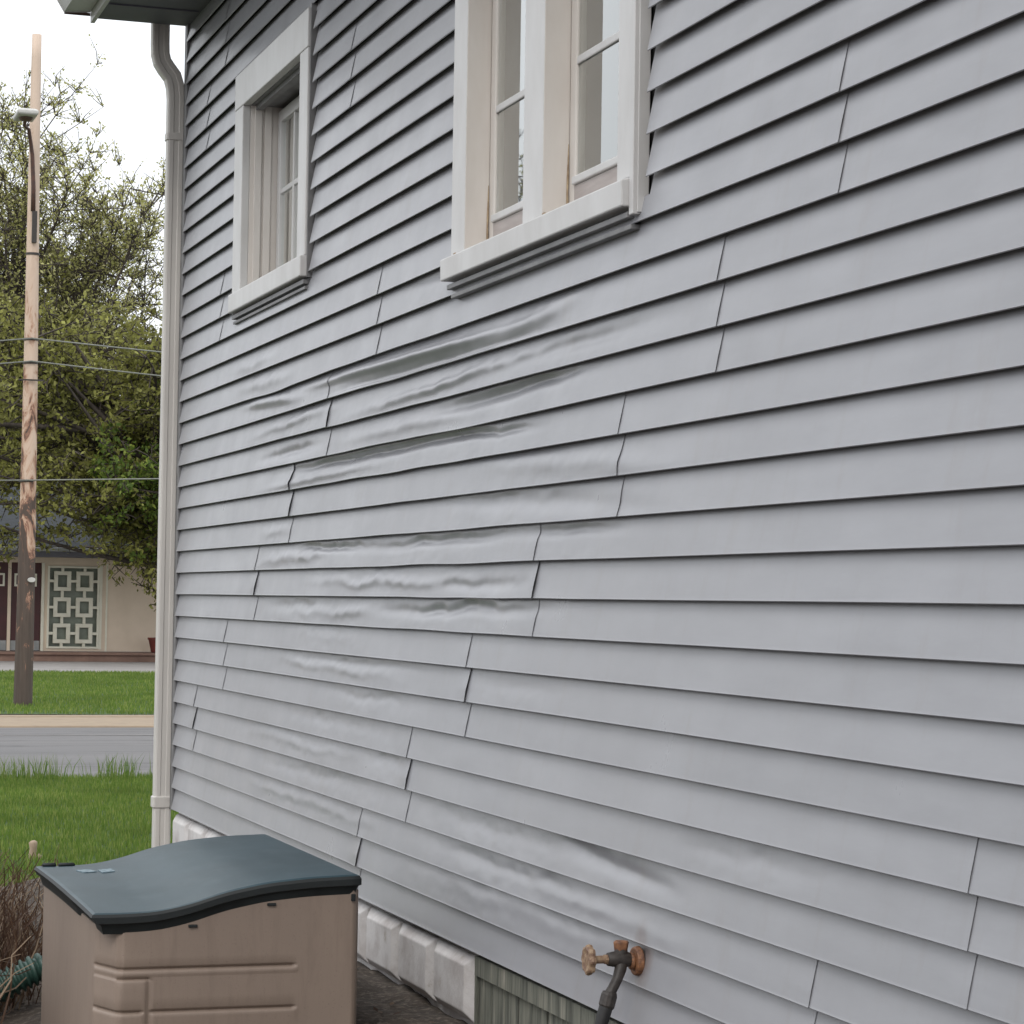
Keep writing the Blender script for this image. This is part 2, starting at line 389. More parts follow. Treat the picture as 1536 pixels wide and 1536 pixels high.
# heat-warped places: course, y centre, y half length, centre in course (0 bottom, 1 top), drift of that centre, width, amplitude (m, outward +), wobble
FE = [(17, -4.0, 1.30, .58, -.12, .17, .0125, .10), (17, -4.3, 1.2, .12, -.05, .12, -.005, .2), (17, -2.05, .55, .62, -.2, .20, .009, .3), (17, -5.4, .35, .5, .2, .25, .006, .3),
      (16, -4.6, 1.1, .48, .25, .16, .0065, .55), (16, -2.4, .65, .55, .1, .18, .005, .5), (16, -5.6, .8, .55, 0, .2, -.004, .5),
      (15, -5.1, .65, .74, .10, .17, -.0085, .30), (15, -4.1, .8, .40, 0, .18, .004, .5), (15, -2.4, .5, .45, 0, .17, -.006, .5),
      (14, -3.6, 1.2, .76, .02, .14, -.0095, .22), (14, -4.9, .5, .72, -.1, .12, -.006, .5), (14, -2.9, .9, .3, .1, .14, .004, .3),
      (13, -5.6, .8, .5, -.3, .25, .003, .5), (12, -5.35, .9, .6, -.35, .24, -.0045, .5), (12, -2.2, .3, .5, 0, .2, .003, .5),
      (11, -3.1, .55, .72, -.1, .13, -.007, .7), (11, -4.45, .85, .70, .1, .14, -.0062, .4), (11, -2.5, .6, .45, .2, .2, .005, .9), (11, -5.7, .4, .75, 0, .13, -.004, .4),
      (10, -3.9, 1.1, .50, 0, .17, .0042, .9), (10, -4.9, .5, .35, 0, .16, -.004, .8), (9, -4.6, .85, .62, .1, .16, -.0062, .8), (9, -3.2, .6, .5, 0, .2, .004, .9), (9, -2.6, .5, .6, 0, .2, -.003, .8),
      (8, -3.0, .6, .6, 0, .2, .002, .8), (7, -3.1, .9, .48, -.1, .17, .0052, .8), (7, -3.5, .8, .75, 0, .12, -.004, .6), (7, -5.3, .4, .6, 0, .2, -.003, .5), (6, -3.6, .6, .7, 0, .16, -.0035, .8),
      (5, -3.2, .9, .6, 0, .2, -.003, .8), (4, -2.6, 1.0, .55, .1, .18, .0035, .8), (4, -3.9, .3, .7, 0, .2, -.003, .8), (3, -2.9, .9, .6, 0, .2, -.0032, .8), (3, -5.2, .9, .6, 0, .2, -.003, .7),
      (2, -2.8, 1.0, .55, 0, .18, .004, .8), (2, -5.2, .7, .62, 0, .16, -.0045, .7), (3, -6.05, .40, .60, -.15, .20, -.013, .5), (2, -5.9, .6, .42, -.1, .17, .004, .5), (1, -5.3, 1.1, .6, 0, .2, .003, .7), (4, -6.9, .4, .6, 0, .2, -.003, .7),
      (18, -1.9, .5, .5, 0, .22, .0045, .6), (19, -1.7, .4, .4, 0, .2, .0032, .7), (19, -5.25, .55, .62, -.22, .20, -.0075, .35), (19, -4.6, .5, .75, -.1, .2, -.003, .3)]
N3 = noise.noise
def warp(k, Y, T):
    """outward displacement and vertical shift on a (len(Y), len(T)) grid of one course"""
    D = np.zeros((len(Y), len(T)))
    gl = np.array([.0007*N3(Vector((y*.8, k*3.1, 0)))+.0004*N3(Vector((y*2.6, k*7.7, 2))) for y in Y])
    D += gl[:, None]*np.sin(np.pi*np.clip(T, 0, 1))[None, :]
    act = [f for f in FE if f[0] == k]
    for (kk, yc, hw, tc, dr, sw, am, wb) in act:
        for i, y in enumerate(Y):
            u = (y-yc)/hw
            if abs(u) > 1.25: continue
            e = math.exp(-(abs(u)**3)*1.6)
            n1 = N3(Vector((y*3.3, k*5.1, am*900))); n2 = N3(Vector((y*9, k*9.3, am*700+4))); n3 = N3(Vector((y*22, k*2.3, 9)))
            c = tc-dr*u+wb*(.22*n1+.10*n2+.03*n3)
            a = (2.0 if k >= 13 else 1.55 if k >= 9 else .75)*am*e*(1+.55*wb*n2+.25*wb*n3)
            s = sw*(1+.35*wb*n1)
            D[i] += a*np.exp(-((T-c)/s)**2)
    if act:
        for i, y in enumerate(Y):
            g = max(math.exp(-((y-f[1])/f[2])**2) for f in act)
            if g < .05: continue
            D[i] += [g*(.0011*N3(Vector((y*11, k*4+t*2.2, 31)))+.0005*N3(Vector((y*26, k*9+t*5, 37)))) for t in T]
    D *= np.clip((1.02-T)*6, 0, 1)[None, :]*np.clip(.35+T*5, .35, 1)[None, :]
    return D
LIPZ = {18: (-2.15, .35, -.008), 17: (-3.2, .8, .003), 15: (-4.9, .8, -.004), 16: (-2.3, .5, .003)}
def build_siding():
    AV = []; AF = []; off = 0
    for k in range(NK):
        z0 = SB+k*EX; js = sorted([j for j in JO.get(k//3, []) if YN < j < -.12], reverse=True)
        segs = []; prev = -.045
        for j in js: segs.append((prev, j)); prev = j-0.0
        segs.append((prev, YN))
        warm = any(f[0] == k for f in FE)
        ts = np.linspace(.02, 1.12, 22 if warm else 12)
        T = np.concatenate([[-.5, -.4, -.3, -.1], ts])      # return, underside, lip, lip top, face
        # profile: outward x and z
        def prof(t):
            if t == -.5: return .0195, .0120
            if t == -.4: return .0198, .0006
            if t == -.3: return .0222, -.0006
            if t == -.1: return .0240, .0012
            return .0240-.0205*t, t*EX
        P = np.array([prof(t) for t in T])
        for si, (ya, yb) in enumerate(segs):
            lower = si > 0           # tucked under the farther panel
            y_start = ya+(.035 if lower else 0)
            # y samples
            ys = [y_start]
            y = y_start
            while y > yb+1e-6:
                step = .016 if (warm and -7.4 < y < -.8) else .09
                nxt = y-step
                if nxt < yb: nxt = yb
                ys.append(nxt); y = nxt
            for h in HOLE:
                for e in h[:2]:
                    if yb < e < y_start: ys.append(e)
            ys = np.array(sorted(set(np.round(ys, 5)), reverse=True))
            D = warp(k, ys, np.clip(T, 0, 1.1))
            lift = np.zeros(len(ys))
            if si < len(segs)-1:
                amt = .0016+.0008*random.random()
                if (k, si) in ((13, 0), (14, 0), (10, 1), (7, 1), (16, 0), (4, 0), (1, 0), (4, 1), (10, 0)): amt = .0065
                lift += amt*np.exp(-((ys-yb)/.09)**2)
            if lower: lift -= .0012*np.clip(1-(y_start-ys)/.5, 0, 1)
            wob = np.array([.0009*N3(Vector((yy*.6, k*2.7, 8))) for yy in ys])
            if 8 < k < 19:
                wob = wob+np.array([.0035*N3(Vector((yy*1.9, k*3.3, 12)))*math.exp(-(((yy+4.0-.12*(k-14))/1.5)**4)) for yy in ys])
            if k in LIPZ:
                c, s, a = LIPZ[k]; wob = wob+a*np.exp(-((ys-c)/s)**2)
            X = -(P[None, :, 0]+D+(lift[:, None]*(.35+.65*np.clip(1-np.abs(np.clip(T, 0, 1.1)-.35)/.8, 0, 1))[None, :]))
            Z = z0+P[None, :, 1]+wob[:, None]*np.clip(1.1-np.clip(T, 0, 1.1), 0, 1)[None, :]
            # clip to window bottoms/tops
            zt = z0+1.1*EX
            Yg = np.repeat(ys[:, None], len(T), 1)
            V = np.stack([X, Yg, Z], 2)
            n, mth = len(ys), len(T)
            idx = np.arange(n*mth).reshape(n, mth)+off
            q = np.stack([idx[:-1, :-1], idx[:-1, 1:], idx[1:, 1:], idx[1:, :-1]], 2)
            yc = (ys[:-1]+ys[1:])/2; zc = z0+(np.clip(T[:-1], 0, 2)+np.clip(T[1:], 0, 2))/2*EX
            keep = np.ones((n-1, mth-1), bool)
            for h in HOLE:
                inside = ((yc > h[0]) & (yc < h[1]))[:, None] & ((zc > h[2]) & (zc < h[3]))[None, :]
                keep &= ~inside
            q = q[keep]
            AV.append(V.reshape(-1, 3)); AF.append(q.reshape(-1, 4)); off += n*mth
    o = mesh('siding_wall', np.concatenate(AV), np.concatenate(AF), M['siding'], house, True)
    es = o.modifiers.new('es', 'EDGE_SPLIT'); es.split_angle = R(50)
    return o
build_siding()
# sheathing behind, with the same holes
def wall_with_holes(x, holes, z0, z1, y0, y1, m, name, parent):
    ys = sorted({y0, y1, *[h[0] for h in holes], *[h[1] for h in holes]}); zs = sorted({z0, z1, *[h[2] for h in holes], *[h[3] for h in holes]})
    mb = MB()
    for a, b in zip(ys, ys[1:]):
        for c, d in zip(zs, zs[1:]):
            if any(h[0] <= (a+b)/2 <= h[1] and h[2] <= (c+d)/2 <= h[3] for h in holes): continue
            mb.box(x, x+.02, a, b, c, d)
    return mb.build(name, m, parent)
wall_with_holes(.014, SHOLE, SB+.01, 4.33, YN, -.01, M['sheath'], 'sheathing', house)
# far front wall, rear and inner shell
MB().box(.03, 9, -.02, -.005, .0, 4.33).build('front_wall', M['siding'], house)
MB().box(.0, 9, YN-.03, YN-.005, .0, 4.33).build('rear_wall', M['siding'], house)
MB().box(9.0, 9.03, YN-.03, -.005, .0, 4.33).build('side_wall', M['siding'], house)
MB().box(-.021, .0, -.05, .008, SB-.006, 4.19).box(-.021, .06, -.004, .012, SB-.006, 4.19).build('corner_trim', M['channel'], house, bevel=.003)
# foundation: raised-panel blocks
def foundation():
    mb = MB()
    mb.box(.022, .20, -15, -.0, -.3, .43)
    y = -4.875; edges = []
    yy = -4.875
    while yy < -.05: edges.append((yy, min(yy+.406, -.02))); yy += .406
    yy = -6.42
    while yy > -14.5: edges.append((yy-.406, yy)); yy -= .406
    for (a, b) in edges:
        for z0 in (.008-.20+.014, .221):
            z1 = z0+.196; a_, b_ = a+.006, b-.006; i = .03; f = -.006; g = .021; h = .016
            p0 = [(g, a_, z0), (g, b_, z0), (g, b_, z1), (g, a_, z1)]
            p1 = [(f+.012, a_+.003, z0+.003), (f+.012, b_-.003, z0+.003), (f+.012, b_-.003, z1-.003), (f+.012, a_+.003, z1-.003)]
            p2 = [(f-.012, a_+i+.012, z0+i), (f-.012, b_-i-.012, z0+i), (f-.012, b_-i-.012, z1-i), (f-.012, a_+i+.012, z1-i)]
            mb.rings([p0, p1, p2])
    return mb.build('foundation', M['block'], house, bevel=.004)
foundation()
# boarded basement opening
fo = MB().box(.0, .05, -6.42, -4.885, .02, .405)
ha = MB()
yy = -4.90
while yy > -6.40:
    ha.box(.006+.004*random.random(), .05, yy-.118, yy-.004, -.1, .385); yy -= .122
hh = ha.build('basement_shutter', M['hatch'], house, bevel=.003)
MB().box(-.002, .02, -4.902, -4.885, -.1, .42).box(-.008, .02, -6.40, -4.902, .37, .425).build('shutter_frame', M['hatch'], hh)

# windows -----------------------------------------------------------
def J(mb, y0, y1, z0, z1, x=-.03, w=.012):       # thin J-channel frame round a rectangle
    mb.box(x, .0, y0-w, y0, z0, z1+w); mb.box(x, .0, y1, y1+w, z0, z1+w); mb.box(x, .0, y0, y1, z1, z1+w)
def window_far():
    y0, y1, z0, z1 = -2.67, -1.305, 2.655, 3.68; oy0, oy1, oz0, oz1 = -2.535, -1.47, 2.745, 3.53
    f = MB(); x = -.034
    f.box(x, .0, oy1, y1, z0+.085, oz1); f.box(x, .0, y0, oy0, z0+.085, oz1); f.box(x-.002, .0, y0, y1, oz1, z1)
    cas = f.build('window', M['trim'], house, bevel=.004)
    cas['label'] = 'small deeply recessed window near the far corner of the house'
    j = MB(); J(j, y0, y1, z0, z1, -.026, .014); j.each('channel', M['channel'], cas)
    r = MB(); d = .15
    r.box(.0, d, oy1, oy1+.02, oz0, oz1+.02); r.box(.0, d, oy0-.02, oy0, oz0, oz1+.02)
    r.box(.018, .048, oy1-.012, oy1, oz0, oz1); r.box(.06, .09, oy1-.010, oy1, oz0, oz1)
    r.box(.018, .048, oy0, oy0+.012, oz0, oz1)
    r.each('jamb', M['cream_jamb'], cas, bevel=.002)
    h = MB().box(.0, d, oy0, oy1, oz1, oz1+.02).box(.02, .05, oy0+.012, oy1-.012, oz1-.02, oz1).box(.0, d, oy0, oy1, oz0-.03, oz0)
    h.each('head', M['channel'], cas)
    s = MB(); s.box(-.052, .05, y0-.004, y1-.012, z0+.003, z0+.083)
    s.build('sill', M['trim'], cas, bevel=.005)
    u = MB().box(-.034, .0, y0+.01, y1-.01, z0-.022, z0-.006).box(-.028, .0, y0+.01, y1-.01, z0-.042, z0-.032); u.each('sill_channel', M['channel'], cas)
    sh = MB(); a, b, c, e = oy0+.004, oy1-.006, oz0+.03, oz1-.02; xs = .118
    sh.box(xs, xs+.03, b-.05, b, c, e).box(xs, xs+.03, a, a+.05, c, e).box(xs, xs+.03, a+.05, b-.05, e-.05, e).box(xs, xs+.03, a+.05, b-.05, c, c+.06)
    n = 4
    for i in range(1, n):
        yy = b-.05-(b-a-.1)*i/n; sh.box(xs+.003, xs+.022, yy-.011, yy+.011, c+.06, e-.05)
    zz = (c+e)/2+.02; 
    ys_ = [b-.05-(b-a-.1)*i/n for i in range(n+1)]
    for i in range(n): sh.box(xs+.004, xs+.021, ys_[i+1]+(.011 if i < n-1 else 0), ys_[i]-(.011 if i > 0 else 0), zz-.011, zz+.011)
    sh.build('sash', M['trim'], cas, bevel=.003)
    MB().box(xs+.012, xs+.016, a+.04, b-.04, c+.05, e-.04).build('glass', M['glass'], cas)
    curtain(cas, a+.03, b-.03, c+.02, e-.02, .165)
def curtain(p, a, b, c, e, x):
    n = int((b-a)/.008); V = []; Fc = []
    for i in range(n+1):
        y = a+(b-a)*i/n; dx = .009*math.sin(y*62+1.3*math.sin(y*9))+.003*math.sin(y*150)
        V += [(x+dx, y, c), (x+dx, y, e)]
    for i in range(n): Fc.append((2*i, 2*i+2, 2*i+3, 2*i+1))
    mesh('curtain', V, Fc, M['curtain'], p, True)
window_far()
def window_near():
    y0, y1, z0, z1 = -6.17, -4.612, 2.40, 4.18; oz0, oz1 = 2.485, 4.03
    x = -.030
    f = MB()
    f.box(x, .0, -4.75, y1, oz0, oz1); f.box(x, .0, -5.475, -5.305, oz0, oz1); f.box(x, .0, y0, -6.055, oz0, oz1); f.box(x-.002, .0, y0, y1, oz1, z1)
    cas = f.build('window', M['trim'], house, bevel=.004)
    cas['label'] = 'twin sash window above the worst of the buckled siding'
    # outer channel; the near side is deeper and shows its edge
    j = MB(); j.box(-.026, .0, y1, y1+.010, z0+.08, z1+.012).box(-.040, .0, y0-.028, y0-.0005, z0-.012, z1+.012).box(-.030, .0, y0-.034, y0-.0285, z0-.008, z1); j.each('channel', M['trim'], cas, bevel=.002)
    for (b, a) in ((-4.75, -5.305), (-5.475, -6.055)):
        r = MB(); d = .10
        r.box(.0, d, b, b+.02, oz0, oz1).box(.0, d, a-.02, a, oz0, oz1).box(.0, d, a, b, oz1, oz1+.02).box(.0, .045, a, b, oz0-.03, oz0+.006).box(-.0285, .045, b-.0025, b-.0005, oz0, oz1)
        r.each('jamb', M['cream_jamb'], cas, bevel=.002)
        xs = .046; c, e = oz0+.006, oz1; sh = MB()
        sh.box(xs, xs+.034, b-.048, b, c, e).box(xs, xs+.034, a, a+.048, c, e).box(xs, xs+.034, a+.048, b-.048, e-.05, e)
        sh.build('sash', M['cream_jamb'], cas, bevel=.004)
        rb = MB().box(xs-.002, xs+.034, a+.048, b-.048, c, c+.075); rb.build('bottom_rail', M['rail'], cas, bevel=.003)
        rc = MB().box(xs-.010, xs+.034, a+.048, b-.048, c+.0755, c+.098); 
        mz = [2.905, 3.33, 3.76]
        for q in mz: rc.box(xs+.001, xs+.0075, a+.048, b-.048, q-.011, q+.011)
        rc.each('glazing_bar', M['trim'], cas, bevel=.004)
        MB().box(xs+.008, xs+.012, a+.047, b-.047, c+.09, e-.049).build('glass', M['glass'], cas)
        curtain(cas, a+.03, b-.03, c+.02, e-.02, .088)
        # cracked caulk at the foot of the jamb
        ck = MB(); p = [(.0405, b-.004, oz0+.008), (.0415, b-.005, oz0+.03), (.0405, b-.004, oz0+.07), (.042, b-.003, oz0+.11), (.043, b-.003, oz0+.2)]
        ck.tube(p, [.0025, .004, .003, .0035, .001], 6); ck.build('caulk', M['caulk'], cas)
    s = MB().prism([(-.058, z0+.010), (-.060, z0+.075), (-.02, z0+.085), (.02, z0+.0855), (.02, z0+.010)], 1, y0+.002, y1+.014)
    s.build('sill', M['trim'], cas, bevel=.004)
    MB().box(-.034, -.022, -4.668, -4.645, oz0-.0, oz0+.007).box(-.034, -.022, -5.50, -5.484, oz0-.0, oz0+.008).each('sill_chip', M['caulk'], cas, bevel=.004)
    u = MB().box(-.040, .0, y0+.01, y1+.004, z0-.016, z0-.001).box(-.030, .0, y0+.01, y1-.008, z0-.043, z0-.030); u.each('sill_channel', M['channel'], cas, bevel=.002)
window_near()

# roof edge ---------------------------------------------------------
rf = MB()
rf.prism([(-.47, 4.235), (-.47, 4.36), (4.5, 7.2), (9.5, 4.36), (9.5, 4.235)], 1, -15.3, .02)
roof = rf.build('roof', M['roof'], house)
sf = MB().box(-.455, -.002, YN, .0, 4.185, 4.20)
for i in range(1, 46): sf.box(-.44, -.02, -i*.33-.006, -i*.33+.006, 4.178, 4.1845)
sf.build('soffit', M['soffit'], roof)
MB().box(-.475, -.4555, YN, .016, 4.165, 4.34).build('fascia', M['trim'], roof)
g = MB()
g.prism([(-.478, 4.33), (-.478, 4.215), (-.60, 4.205), (-.632, 4.255), (-.655, 4.33), (-.645, 4.33), (-.625, 4.262), (-.597, 4.215), (-.486, 4.225), (-.486, 4.33)], 1, YN, .0)
gt = g.build('gutter', M['trim'], roof)
MB().prism([(-.477, 4.33), (-.477, 4.212), (-.602, 4.202), (-.635, 4.255), (-.658, 4.33)], 1, .0005, .006).build('end_cap', M['trim'], gt)
MB().box(-.60, -.4765, .0065, .012, 4.196, 4.2105).build('drip_edge', M['arm'], gt)
# front gutter the downspout drains
MB().box(-.40, 9.2, .075, .19, 4.26, 4.36).build('front_gutter', M['trim'], roof, bevel=.01)

# downspout ---------------------------------------------------------
def rect_rings(path, hw, hy, corrugate=True):
    """rings of a rounded rectangular pipe (half width hw in the bend plane, hy across)"""
    rings = []
    for (x, z, tx, tz, s) in path:
        l = math.hypot(tx, tz); nx, nz = tz/l, -tx/l
        ring = []
        pts = []
        a, b = hw*s, hy*s; r = .010
        for cx, cy, a0 in ((a-r, b-r, 0), (-(a-r), b-r, 90), (-(a-r), -(b-r), 180), (a-r, -(b-r), 270)):
            for t in (0, 45, 90):
                pts.append((cx+r*math.cos(R(a0+t)), cy+r*math.sin(R(a0+t))))
            if corrugate and a0 in (0, 180):
                sgn = 1 if a0 == 0 else -1
                pts += [(sgn*a*.35, sgn*b), (sgn*a*.25, sgn*(b-.004)), (-sgn*a*.25, sgn*(b-.004)), (-sgn*a*.35, sgn*b)]
        for p, q in pts: ring.append((x+nx*p, .05+q, z+nz*p))
        rings.append(ring)
    return rings
dx0 = -.052
main = [(dx0, .0, 0, 1, 1), (dx0, 3.66, 0, 1, 1)]
ds = MB().rings(rect_rings(main, .041, .032)).build('downspout', M['pipe'], house)
bend = []
P = [(dx0+.001, 3.645), (dx0, 3.70), (dx0, 3.84), (dx0-.006, 3.90), (dx0-.020, 3.945), (dx0-.052, 3.985), (dx0-.070, 4.012), (dx0-.080, 4.05), (dx0-.082, 4.10), (dx0-.082, 4.30)]
for i, (x, z) in enumerate(P):
    a = P[max(i-1, 0)]; b = P[min(i+1, len(P)-1)]
    bend.append((x, z, b[0]-a[0], b[1]-a[1], 1.09 if i == 0 else 1.03))
MB().rings(rect_rings(bend, .041, .032)).build('elbow', M['pipe'], ds)
MB().rings(rect_rings([(dx0, 3.635, 0, 1, 1.04), (dx0, 3.637, 0, 1, 1.13), (dx0, 3.668, 0, 1, 1.13), (dx0, 3.672, 0, 1, 1.02)], .041, .032, False)).build('coupling', M['pipe'], ds)
MB().rings(rect_rings([(dx0-.003, .44, 0, 1, 1.03), (dx0-.003, .444, 0, 1, 1.10), (dx0, .49, 0, 1, 1.16), (dx0, .495, 0, 1, 1.04)], .041, .034, False)).build('strap', M['pipe'], ds)

# ------------------------------------------------------------------ tap
ty, tz = -6.247, .606
tap = empty('outdoor_tap', (0, ty, tz), 'rusty outdoor tap with round handwheel sticking out of the grey siding', 'tap')
def cyl(mb, axis, c, r, a, b, n=20, r2=None):
    r2 = r if r2 is None else r2
    def pt(t, rr, h):
        u, v = rr*math.cos(t), rr*math.sin(t)
        return {0: (h, c[0]+u, c[1]+v), 1: (c[0]+u, h, c[1]+v), 2: (c[0]+u, c[1]+v, h)}[axis]
    mb.rings([[pt(2*math.pi*k/n, r, a) for k in range(n)], [pt(2*math.pi*k/n, r2, b) for k in range(n)]]); return mb
fl = MB(); cyl(fl, 0, (ty, tz-.006), .036, -.014, -.030, 22, .033); cyl(fl, 0, (ty, tz-.006), .020, -.0305, -.040)
put(fl.build('flange', M['rust'], bevel=.003), tap)
bd = MB(); bd.tube([(-.030, ty, tz-.004), (-.045, ty, tz-.002), (-.062, ty, tz), (-.082, ty, tz), (-.096, ty, tz)], [.013, .018, .021, .018, .0155], 16)
bd.tube([(-.062, ty, tz-.005), (-.066, ty-.01, tz-.022), (-.078, ty-.02, tz-.045), (-.092, ty-.026, tz-.066), (-.10, ty-.028, tz-.078)], [.016, .0145, .0125, .0125, .014], 16)
bd.tube([(-.062, ty, tz+.008), (-.062, ty, tz+.024)], [.017, .0155], 16)
put(bd.build('valve_body', M['iron'], bevel=.001, smooth=True), tap)
cp = MB(); cp.tube([(-.062, ty, tz+.020), (-.062, ty, tz+.026), (-.062, ty, tz+.040), (-.062, ty, tz+.043)], [.0165, .018, .020, .017], 6); put(cp.build('vacuum_cap', M['rust'], bevel=.002), tap)
st = MB(); cyl(st, 0, (ty, tz), .0095, -.094, -.136); cyl(st, 0, (ty, tz), .0125, -.095, -.104, 6); put(st.build('stem', M['wheel'], bevel=.001), tap)
wh = MB(); n = 48; rr = []
for (xx, s) in ((-.134, .80), (-.1355, .95), (-.142, 1.0), (-.149, .95), (-.151, .80), (-.149, .45), (-.150, .2)):
    rr.append([(xx, ty+.0345*s*(1+.07*math.cos(8*2*math.pi*k/n))*math.cos(2*math.pi*k/n), tz+.0345*s*(1+.07*math.cos(8*2*math.pi*k/n))*math.sin(2*math.pi*k/n)) for k in range(n)])
wh.rings(rr); put(wh.build('handwheel', M['wheel'], smooth=False), tap)
hs = MB()
hp = [(-.100, ty-.028, tz-.078), (-.106, ty-.029, tz-.10), (-.116, ty-.030, tz-.13), (-.128, ty-.030, tz-.18), (-.14, ty-.02, tz-.26), (-.17, ty+.02, tz-.34), (-.25, ty-.05, tz-.385), (-.5, ty-.4, .17), (-.9, ty-1.0, .08), (-1.3, ty-1.8, .05)]
hs.tube(hp, [.0165, .0165, .0165]+[.0125]*7, 14)
hose = empty('garden_hose', (-.1, ty, .5), 'black rubber hose hanging from the rusty outdoor tap', 'hose')
put(hs.build('hose', M['rubber'], smooth=True), hose)
cf = MB(); cf.tube([(-.099, ty-.028, tz-.072), (-.1005, ty-.028, tz-.080), (-.107, ty-.029, tz-.104), (-.1085, ty-.029, tz-.108)], [.017, .0195, .0195, .017], 12); put(cf.build('coupling', M['iron'], bevel=.001), hose)

# ------------------------------------------------------------------ tan box with wavy lid
BX0, BX1, BY0, BY1 = -1.129, -.373, -5.0, -3.76
PX = [-1.14, -1.129, -1.04, -.947, -.861, -.757, -.646, -.52, -.373, -.36]; PZ = [.583, .583, .582, .586, .603, .636, .658, .670, .675, .675]
def lid_z(x, y=None):
    # smooth interpolation
    z = 0; wsum = 0
    for d in (-.03, -.015, 0, .015, .03):
        z += float(np.interp(x+d, PX, PZ))
    z /= 5
    if y is not None:
        v = (y-BY0)/(BY1-BY0); z += .010*math.sin(math.pi*min(max(v, 0), 1))*(math.exp(-((x+1.0)/.16)**2))-.008*math.exp(-((v-.38)/.16)**2)*math.exp(-((x+.86)/.17)**2)
    return z
cab = empty('storage_box', (-.75, -4.38, 0), 'tan moulded plastic storage box with a wavy dark teal lid beside the house', 'storage box')
def make_lid():
    NX, NY = 44, 34; V = []; Fc = []
    cr = .05
    def yrange(x):
        a, b = BY0, BY1
        for X, s in ((BX0, 1), (BX1, -1)):
            d = (x-X)*s
            r = .006 if s > 0 else .03
            if d < r:
                q = r-math.sqrt(max(0, r*r-(r-d)**2)); a = BY0+q; b = BY1-q
        return a, b
    ring_w = [(.014, 0), (.005, -.003), (0, -.011), (0, -.028), (.006, -.031), (.010, -.036), (.016, -.058), (.05, -.060)]
    for i in range(NX+1):
        u = i/NX; u = .5-.5*math.cos(math.pi*u) if False else u
        x = BX0+.014+(BX1-BX0-.028)*u; a, b = yrange(x)
        for j in range(NY+1):
            y = (a+.014)+(b-a-.028)*j/NY
            V.append((x, y, lid_z(x, y)))
    for i in range(NX):
        for j in range(NY):
            p = i*(NY+1)+j; Fc.append((p, p+NY+1, p+NY+2, p+1))
    loop = [i*(NY+1) for i in range(NX+1)]+[NX*(NY+1)+j for j in range(1, NY+1)]+[i*(NY+1)+NY for i in range(NX-1, -1, -1)]+[j for j in range(NY-1, 0, -1)]
    cxm, cym = (BX0+BX1)/2, (BY0+BY1)/2; prev = loop; hx, hy = (BX1-BX0)/2-.014, (BY1-BY0)/2-.014
    topn = len(Fc)
    for ins, dz in ring_w[1:]:
        cur = []
        for vi in loop:
            x, y, z = V[vi]; 
            nx = cxm+(x-cxm)*(hx+.014-ins)/hx; ny = cym+(y-cym)*(hy+.014-ins)/hy
            # the left side tapers in under the flange towards the front corner
            if dz < -.02: nx += max(0, (cxm-.2-x))*.12*(1 if y < BY0+.4 else .5)
            cur.append(len(V)); V.append((nx, ny, z+dz))
        for k in range(len(loop)):
            k2 = (k+1) % len(loop); Fc.append((prev[k], prev[k2], cur[k2], cur[k]))
        prev = cur
    Fc.append(tuple(prev))
    o = mesh('lid', V, Fc, M['lid'], None, True); put(o, cab)
    o.data.materials.append(M['lid_edge'])
    for pi, p in enumerate(o.data.polygons):
        if pi >= topn+1*len(loop): p.material_index = 1
    es = o.modifiers.new('es', 'EDGE_SPLIT'); es.split_angle = R(24)
    return o
lid = make_lid()
